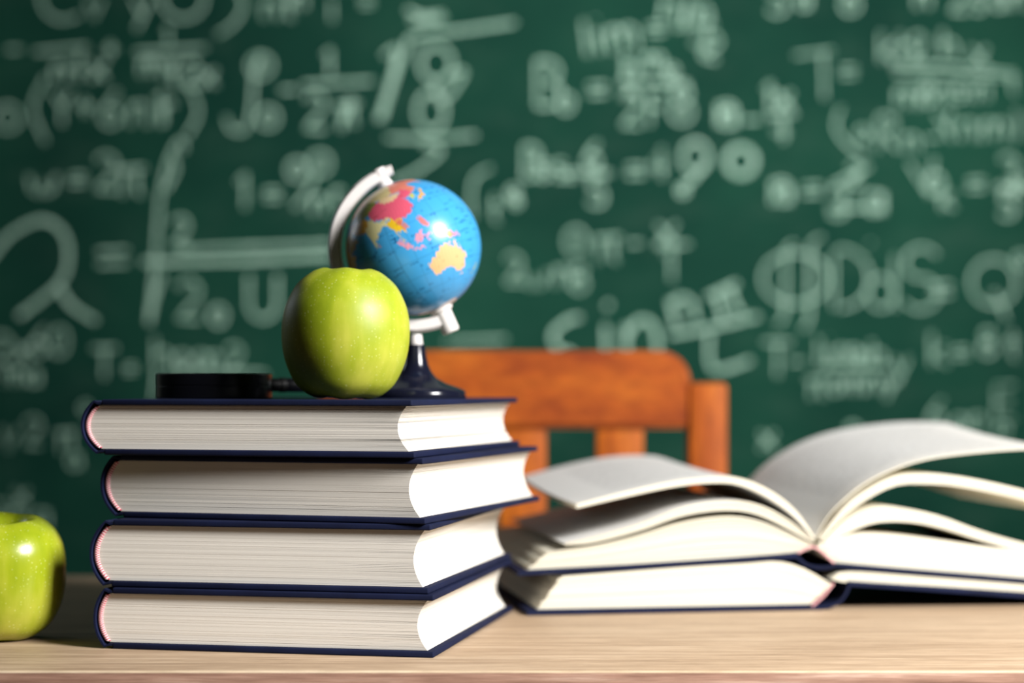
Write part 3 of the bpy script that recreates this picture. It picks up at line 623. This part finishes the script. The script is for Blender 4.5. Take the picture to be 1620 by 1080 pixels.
def ball():
    nu, nv = 640, 320
    lon = np.linspace(-180, 180, nu, endpoint=False); lat = np.linspace(-90, 90, nv + 1)
    LO, LA = np.meshgrid(lon, lat)
    wob = 1.1 * np.sin(LO * .9 + LA * .5) + .8 * np.sin(LO * 2.3 - LA * 1.7)
    lo_, la_ = LO + wob, LA + .8 * np.sin(LO * 1.3 + 2) + .5 * np.sin(LO * 3.1 - LA)
    col = np.zeros(LO.shape + (3,)); col[:] = lin(62, 152, 208)[:3]
    land = np.zeros(LO.shape, bool)
    for c, poly in LAND:
        x, y = np.array(poly, float).T; ins = np.zeros(LO.shape, bool)
        for i in range(len(x)):
            j = i - 1
            if y[i] == y[j]: continue
            cond = ((y[i] > la_) != (y[j] > la_)) & (lo_ < (x[j] - x[i]) * (la_ - y[i]) / (y[j] - y[i]) + x[i])
            ins ^= cond
        mot = 0.86 + 0.14 * np.sin(LO * 1.9 + 3 * np.sin(LA * .7)) * np.sin(LA * 2.1)
        cc = np.array(lin(*c)[:3])
        col[ins] = (cc[None, :] * (mot[ins])[:, None]); land |= ins
    # print: graticule and small dark captions at sea
    grat = (np.abs((LO + 7.5) % 15 - 7.5) < 0.30) | (np.abs((LA + 7.5) % 15 - 7.5) < 0.28)
    col[grat & ~land] *= 0.72
    seam = np.abs(LO - 90) < .5
    col[seam & ~land] *= 0.7
    rs = np.random.RandomState(4)
    for _ in range(420):
        a, b = rs.uniform(-180, 180), rs.uniform(-65, 70); l_ = rs.uniform(2, 8)
        mk = (np.abs(LO - a) < l_ / 2) & (np.abs(LA - b - .25 * np.sin(LO * 5)) < .55) & (np.sin(LO * 9) > -.4)
        col[mk & ~land] = lin(14, 70, 120)[:3]
    for _ in range(200):
        a, b = rs.uniform(20, 180), rs.uniform(-45, 70); l_ = rs.uniform(1.5, 6)
        mk = (np.abs(LO - a) < l_ / 2) & (np.abs(LA - b) < .4) & (np.sin(LO * 9) > -.3); col[mk & land] *= 0.55
    cap_ = LA < -74 + 4 * np.sin(np.radians(LO * 3)); col[cap_] = lin(226, 214, 210)[:3]
    la, lo = np.radians(LA), np.radians(LO)
    V = np.stack([np.cos(la) * np.cos(lo), np.cos(la) * np.sin(lo), np.sin(la)], -1) * gr
    idx = np.arange((nv + 1) * nu).reshape(nv + 1, nu); nx = np.roll(idx, -1, 1)
    faces = np.stack([idx[:-1], nx[:-1], nx[1:], idx[1:]], -1).reshape(-1, 4)
    me = bpy.data.meshes.new('ball'); me.from_pydata(V.reshape(-1, 3).tolist(), [], faces.tolist())
    ca = me.color_attributes.new('map', 'FLOAT_COLOR', 'POINT')
    rgba = np.concatenate([col.reshape(-1, 3), np.ones((col.shape[0] * col.shape[1], 1))], 1)
    ca.data.foreach_set('color', rgba.astype(np.float32).ravel())
    o = link('ball', me, M['globe'], globe, smooth=True)
    # local z -> tilted axis; longitude 105 E faces the camera (-y)
    mball = Matrix.Translation(gc) @ Matrix.Rotation(-tilt, 4, 'Y') @ Matrix.Rotation(R(-90 - 105), 4, 'Z')
    o.matrix_local = mball
ball()

# ------------------------------------------------------------------ the two open books
BA = R(9.3)
class Plane:
    """front plane of an open book: picks (u along the front, z up) under a photo pixel"""
    def __init__(s, x0, y0, ang, back=0.0):
        s.c, s.s = math.cos(ang), math.sin(ang); s.x0 = x0 - s.s * back; s.y0 = y0 + s.c * back
    def uz(s, p):
        t = (p[0] - 810) / F
        u = (t * s.y0 - s.x0) / (s.c - t * s.s); y = s.y0 + u * s.s
        return (u, EZ - (p[1] - HY) / F * y - TZ)
def open_book(label, x0, y0, ang, L, spec, group):
    root = thing('open_book', label, 'book', (x0, y0, TZ), ang, group)
    P0 = Plane(x0, y0, ang); rnd = random.Random(11)
    Q = lambda pts: [P0.uz(p) for p in pts]
    floor_ = lambda q: [(u, max(z, 0.0004)) for u, z in q]
    for name, pts, th in spec['covers']:
        q = floor_([(u, z + 0.0) for u, z in Q(pts)])
        q = [(u, max(z, th / 2 + .0003)) for u, z in q]
        bm = bmesh.new()
        if name == 'spine': q = catmull(q, 6)
        strip_prism(bm, q, th, -0.003, L + 0.003)
        obj(name, bm, M['cloth'], root, auto=50)
    for name, lo, hi, K, gapf, lift in spec['pages']:
        n = 26
        lo = resample(catmull(Q(lo), 6), n); hi = resample(catmull(Q(hi), 6), n)
        lo = [(u, max(z, 0.0038)) for u, z in lo]
        bm = bmesh.new(); uvl = bm.loops.layers.uv.new('UVMap')
        lerp = lambda a, b, t: (a[0] + (b[0] - a[0]) * t, a[1] + (b[1] - a[1]) * t)
        m_ = 7
        for kk in range(K):
            t0 = kk / K; t1 = (kk + 1) / K - (gapf * rnd.uniform(.2, 1) / K if K > 1 else 0)
            jit = rnd.uniform(-.0008, .0008) if K > 1 else 0
            jy = rnd.uniform(-.0004, .0004) if K > 1 else 0
            A = [lerp(a, b, t0) for a, b in zip(lo, hi)]; B = [lerp(a, b, t1) for a, b in zip(lo, hi)]
            grid = []
            for q in range(m_):
                v = q / (m_ - 1); y = jy + L * v
                ga, gb = [], []
                for i in range(n):
                    u = i / (n - 1)                       # spine end is where u_spine says
                    e = (1 - u) if spec['side'][name] == 'L' else u
                    dz = lift * v * v * math.sin(math.pi * min(1, e * .62)); du = jit * e
                    ga.append(bm.verts.new((A[i][0] + du, y, A[i][1] + dz))); gb.append(bm.verts.new((B[i][0] + du, y, B[i][1] + dz)))
                grid.append((ga, gb))
            def face(vs, uv=None):
                f = bm.faces.new(vs)
                if uv:
                    for lp, t in zip(f.loops, uv): lp[uvl].uv = t
                return f
            for q in range(m_ - 1):
                (a0, b0), (a1, b1) = grid[q], grid[q + 1]
                for i in range(n - 1):
                    uv = [((i + d) / (n - 1), (q + e) / (m_ - 1)) for d, e in ((0, 0), (1, 0), (1, 1), (0, 1))]
                    face((b0[i], b0[i + 1], b1[i + 1], b1[i]), uv); face((a0[i + 1], a0[i], a1[i], a1[i + 1]), [uv[1], uv[0], uv[3], uv[2]])
                for i in (0, n - 1): face((a0[i], b0[i], b1[i], a1[i])).material_index = 1
            for ga, gb in (grid[0], grid[-1]):
                for i in range(n - 1): face((ga[i], ga[i + 1], gb[i + 1], gb[i])).material_index = 1
        bmesh.ops.recalc_face_normals(bm, faces=bm.faces)
        mt = M['print'] if name.startswith('page') and K == 1 or name == 'loose_pages' else M['sheet']
        obj(name, bm, [mt, M['sheet']], root, recalc=False, auto=40)
    for pts in spec['bands']:
        q = catmull(Q(pts), 6); bm = bmesh.new(); uvl = bm.loops.layers.uv.new('UVMap')
        Lp, Rp = ribbon_profile(q, 0.0013); n = len(q); fr = []
        for i in range(n):
            fr.append([(bm.verts.new((x, y, z)), i / n, v) for (x, z), y, v in ((Lp[i], .001, 0), (Lp[i], -.0012, .25), (Rp[i], -.0012, .75), (Rp[i], .001, 1))])
        for a, b in zip(fr, fr[1:]):
            for c in range(3):
                vs = (a[c], a[c + 1], b[c + 1], b[c]); f = bm.faces.new([v[0] for v in vs])
                for lp, v in zip(f.loops, vs): lp[uvl].uv = (v[1], v[2])
        obj('headband', bm, M['headband'], root)
    return root
LOW = dict(
 covers=[('left_cover', [(833, 969), (1000, 967), (1150, 965), (1276, 962)], .0034),
         ('spine', [(1274, 963), (1300, 962), (1325, 952), (1338, 935), (1341, 923)], .0018),
         ('right_cover', [(1340, 922), (1450, 929), (1620, 941), (1752, 950)], .0032)],
 pages=[('page_block', [(850, 965), (1000, 963), (1150, 961), (1282, 957)], [(888, 911.5), (1000, 903), (1100, 895.5), (1180, 891), (1230, 888), (1270, 898), (1316, 924)], 16, .12, 0),
        ('page_block', [(1330, 920), (1450, 925), (1620, 936), (1738, 944)], [(1316, 916), (1340, 904), (1450, 911), (1620, 924.5), (1728, 934)], 6, .12, 0)],
 bands=[[(1284, 958), (1302, 942), (1318, 922)]], side={'page_block': 'L'})
UP = dict(
 covers=[('left_cover', [(819, 906), (1000, 896), (1150, 886), (1260, 878)], .0032),
         ('spine', [(1259, 879), (1272, 891), (1290, 897), (1308, 897), (1322, 893)], .0018),
         ('right_cover', [(1321, 893), (1450, 904), (1620, 918), (1755, 929)], .0032)],
 pages=[('page_block', [(832, 903), (1000, 892), (1150, 882), (1262, 873), (1286, 868)], [(866, 873), (940, 863), (1013, 846), (1080, 826), (1147, 816), (1197, 821), (1250, 843), (1286, 862)], 14, .35, 0),
        ('page_block', [(1294, 872), (1320, 889), (1363, 893), (1450, 900), (1620, 914), (1742, 925)], [(1296, 860), (1337, 848), (1363, 843), (1417, 845), (1483, 853), (1550, 863), (1620, 872), (1728, 890)], 14, .10, 0),
        ('loose_pages', [(895, 862), (940, 858), (1013, 839), (1080, 816), (1147, 807), (1197, 813), (1247, 836), (1287, 859)], [(893, 859), (950, 846), (1010, 828), (1080, 802), (1147, 791), (1200, 797), (1250, 823), (1288, 855)], 4, .35, .001),
        ('loose_pages', [(912, 804), (980, 788), (1060, 771), (1120, 764), (1170, 767), (1220, 790), (1260, 820), (1288, 854)], [(912, 797), (980, 779), (1060, 761), (1120, 754), (1170, 755), (1220, 776), (1260, 808), (1289, 850)], 3, .1, .008),
        ('page', [(1292, 851), (1310, 818), (1340, 788), (1367, 767), (1403, 748), (1440, 734), (1483, 724), (1550, 716), (1620, 711), (1692, 710)], [(1291, 850), (1309, 817), (1339, 786), (1366, 765), (1402, 746), (1440, 732), (1483, 722), (1550, 714), (1620, 709), (1692, 708)], 1, 0, .014),
        ('fanned_pages', [(1300, 855), (1340, 812), (1383, 783), (1417, 768), (1450, 765), (1517, 769), (1620, 790), (1716, 818)], [(1296, 852), (1337, 800), (1383, 768), (1417, 753), (1450, 749), (1517, 753), (1620, 775), (1712, 802)], 4, .2, .002),
        ('fanned_pages', [(1308, 859), (1363, 833), (1400, 825), (1450, 827), (1500, 838), (1550, 854), (1620, 873), (1722, 890)], [(1302, 856), (1337, 821), (1377, 804), (1417, 801), (1483, 814), (1550, 838), (1620, 858), (1718, 880)], 5, .2, .002)],
 bands=[[(1262, 874), (1288, 865), (1319, 890)]], side={'page_block': 'L', 'loose_pages': 'L', 'page': 'R', 'fanned_pages': 'R'})
open_book('open navy book lying beneath the other open book, on the table', px(837, 1.238), 1.238, BA, .217, LOW, 'open books right of the stack')
open_book('upper open book with fanned raised pages, on top of another open book', px(823, 1.241), 1.241, BA, .217, UP, 'open books right of the stack')
